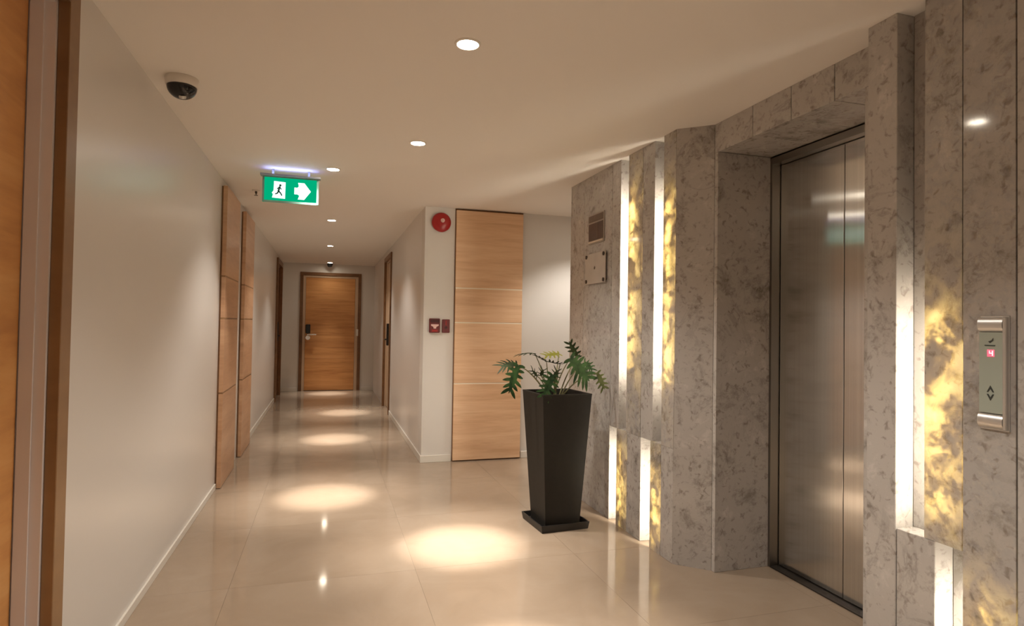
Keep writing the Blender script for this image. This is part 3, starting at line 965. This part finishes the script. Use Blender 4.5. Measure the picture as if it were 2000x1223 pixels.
def leaf_mesh(Lg, wd, droop, lobes, seed):
    """deeply lobed leaf: midrib on +x, normal +z; lobes are curved fingers off a narrow blade"""
    rnd = random.Random(seed)
    bm = bmesh.new()
    def P(x, y):
        t = x / Lg
        z = -droop * Lg * (t * t) - 0.9 * droop * abs(y) * abs(y) / max(wd, 1e-4) + 0.10 * abs(y)
        return bm.verts.new((x, y, z))
    # blade along the midrib
    nb = 10
    cen = [P(Lg * k / nb, 0) for k in range(nb + 1)]
    for s in (-1, 1):
        side = []
        for k in range(nb + 1):
            t = k / nb
            hw = wd * (0.17 + 0.20 * math.sin(math.pi * min(1, t * 1.05))) * (1 - 0.85 * t ** 4)
            side.append(P(Lg * t, s * hw))
        for k in range(nb):
            q = (cen[k], cen[k + 1], side[k + 1], side[k])
            bm.faces.new(q if s > 0 else q[::-1])
        # fingers
        for k in range(lobes):
            t = 0.03 + 0.80 * k / (lobes - 1)
            ln = wd * (0.50 + 0.55 * math.sin(math.pi * (0.22 + 0.66 * (1 - t)))) * rnd.uniform(0.85, 1.1)
            ang = math.radians(112 - 78 * t + rnd.uniform(-5, 5))
            bw = Lg * 0.11
            x0 = Lg * t
            dx, dy = math.cos(ang), math.sin(ang)
            nx, ny = -dy, dx
            prev = None
            for q, wq in ((0.0, 0.8), (0.3, 1.05), (0.6, 1.0), (0.85, 0.6), (1.0, 0.08)):
                bend = 0.10 * ln * q * q
                cxp = x0 + dx * ln * q + bend
                cyp = dy * ln * q
                a = P(cxp + nx * bw * wq * 0.5, s * (cyp + ny * bw * wq * 0.5 + 0.002))
                b = P(cxp - nx * bw * wq * 0.5, s * (cyp - ny * bw * wq * 0.5 + 0.002))
                if prev:
                    f = (prev[0], prev[1], b, a)
                    bm.faces.new(f if s > 0 else f[::-1])
                prev = (a, b)
    # raised midrib
    return bm

def add_leaf(base, tip, normal, mat, width, droop, lobes, seed, root=None, stem_mat='stem', sr=0.0042):
    base, tip = Vector(base), Vector(tip)
    X = (tip - base)
    Lg = X.length
    X.normalize()
    Nn = Vector(normal)
    Nn = (Nn - X * Nn.dot(X)).normalized()
    Yv = Nn.cross(X)
    Mx = Matrix((X, Yv, Nn)).transposed().to_4x4()
    Mx.translation = base
    bm = leaf_mesh(Lg, width, droop, lobes, seed)
    bmesh.ops.transform(bm, matrix=Mx, verts=bm.verts)
    o = obj('leaf', bm, mat, pl, False)
    sm = o.modifiers.new('thickness', 'SOLIDIFY')
    sm.thickness = 0.0012
    r = Vector(root) if root else Vector((PX + random.uniform(-0.03, 0.03), PY + random.uniform(-0.03, 0.03), 0.81))
    mid = (r + base) / 2 + Vector((0, 0, 0.04 + 0.10 * (base - r).xy.length)) - (base - r).xy.to_3d() * 0.06
    pts = []
    for k in range(9):
        t = k / 8
        pts.append(r * (1 - t) ** 2 + mid * 2 * t * (1 - t) + base * t * t)
    obj('stem', tube(bmesh.new(), pts, [sr * (1.25 - 0.6 * k / 8) for k in range(9)], 7), stem_mat, pl, True)

CAMD = Vector((-0.36, -0.93, 0.12))      # from the plant towards the viewer
R_ = (PX - 0.06, PY - 0.02, 0.815)
add_leaf((1.167, 3.70, 1.040), (1.100, 3.68, 0.868), (-0.25, -0.85, 0.35), 'leaf_green', 0.062, 0.15, 6, 1, R_)
add_leaf((1.190, 3.80, 1.040), (1.085, 3.78, 1.050), (0.05, -0.55, 0.83), 'leaf_dark', 0.070, 0.28, 6, 2, R_)
add_leaf((1.332, 3.86, 1.107), (1.235, 3.90, 1.122), (0.1, -0.10, 0.99), 'leaf_dark', 0.065, 0.22, 5, 3, R_)
add_leaf((1.395, 3.80, 1.058), (1.322, 3.80, 1.106), (0.4, 0.02, 0.9), 'leaf_dark', 0.060, 0.10, 5, 4, R_)
add_leaf((1.485, 3.78, 1.042), (1.378, 3.74, 1.050), (0.0, 0.05, 1.0), 'leaf_dark', 0.062, -0.12, 5, 5)
add_leaf((1.535, 3.93, 1.103), (1.425, 3.91, 1.100), (0.0, -0.42, 0.9), 'leaf_yellow', 0.055, 0.10, 5, 6)
add_leaf((1.618, 3.80, 1.085), (1.545, 3.78, 1.190), (-0.25, -0.75, -0.45), 'leaf_dark', 0.045, 0.08, 5, 7)
add_leaf((1.512, 3.67, 1.085), (1.648, 3.64, 0.945), (-0.15, -0.80, 0.58), 'leaf_green', 0.100, 0.12, 7, 8)
add_leaf((1.303, 3.72, 0.968), (1.270, 3.71, 1.010), (0.1, -0.6, 0.5), 'leaf_dark', 0.036, 0.15, 4, 9, R_)
add_leaf((1.335, 3.74, 0.968), (1.350, 3.73, 1.010), (0.1, -0.6, 0.5), 'leaf_dark', 0.034, 0.15, 4, 10, R_)
add_leaf((1.372, 3.62, 0.985), (1.300, 3.575, 0.852), (-0.2, -0.88, 0.30), 'leaf_green', 0.060, 0.12, 6, 11)
add_leaf((1.712, 3.69, 0.990), (1.765, 3.67, 0.880), (-0.35, -0.75, 0.45), 'leaf_pale', 0.046, 0.20, 5, 12)
add_leaf((1.405, 3.68, 0.955), (1.424, 3.67, 1.012), (0.0, -0.8, 0.4), 'leaf_dark', 0.040, 0.1, 4, 13)
add_leaf((1.640, 3.74, 1.055), (1.700, 3.72, 1.010), (-0.2, -0.6, 0.7), 'leaf_green', 0.060, 0.2, 5, 14)
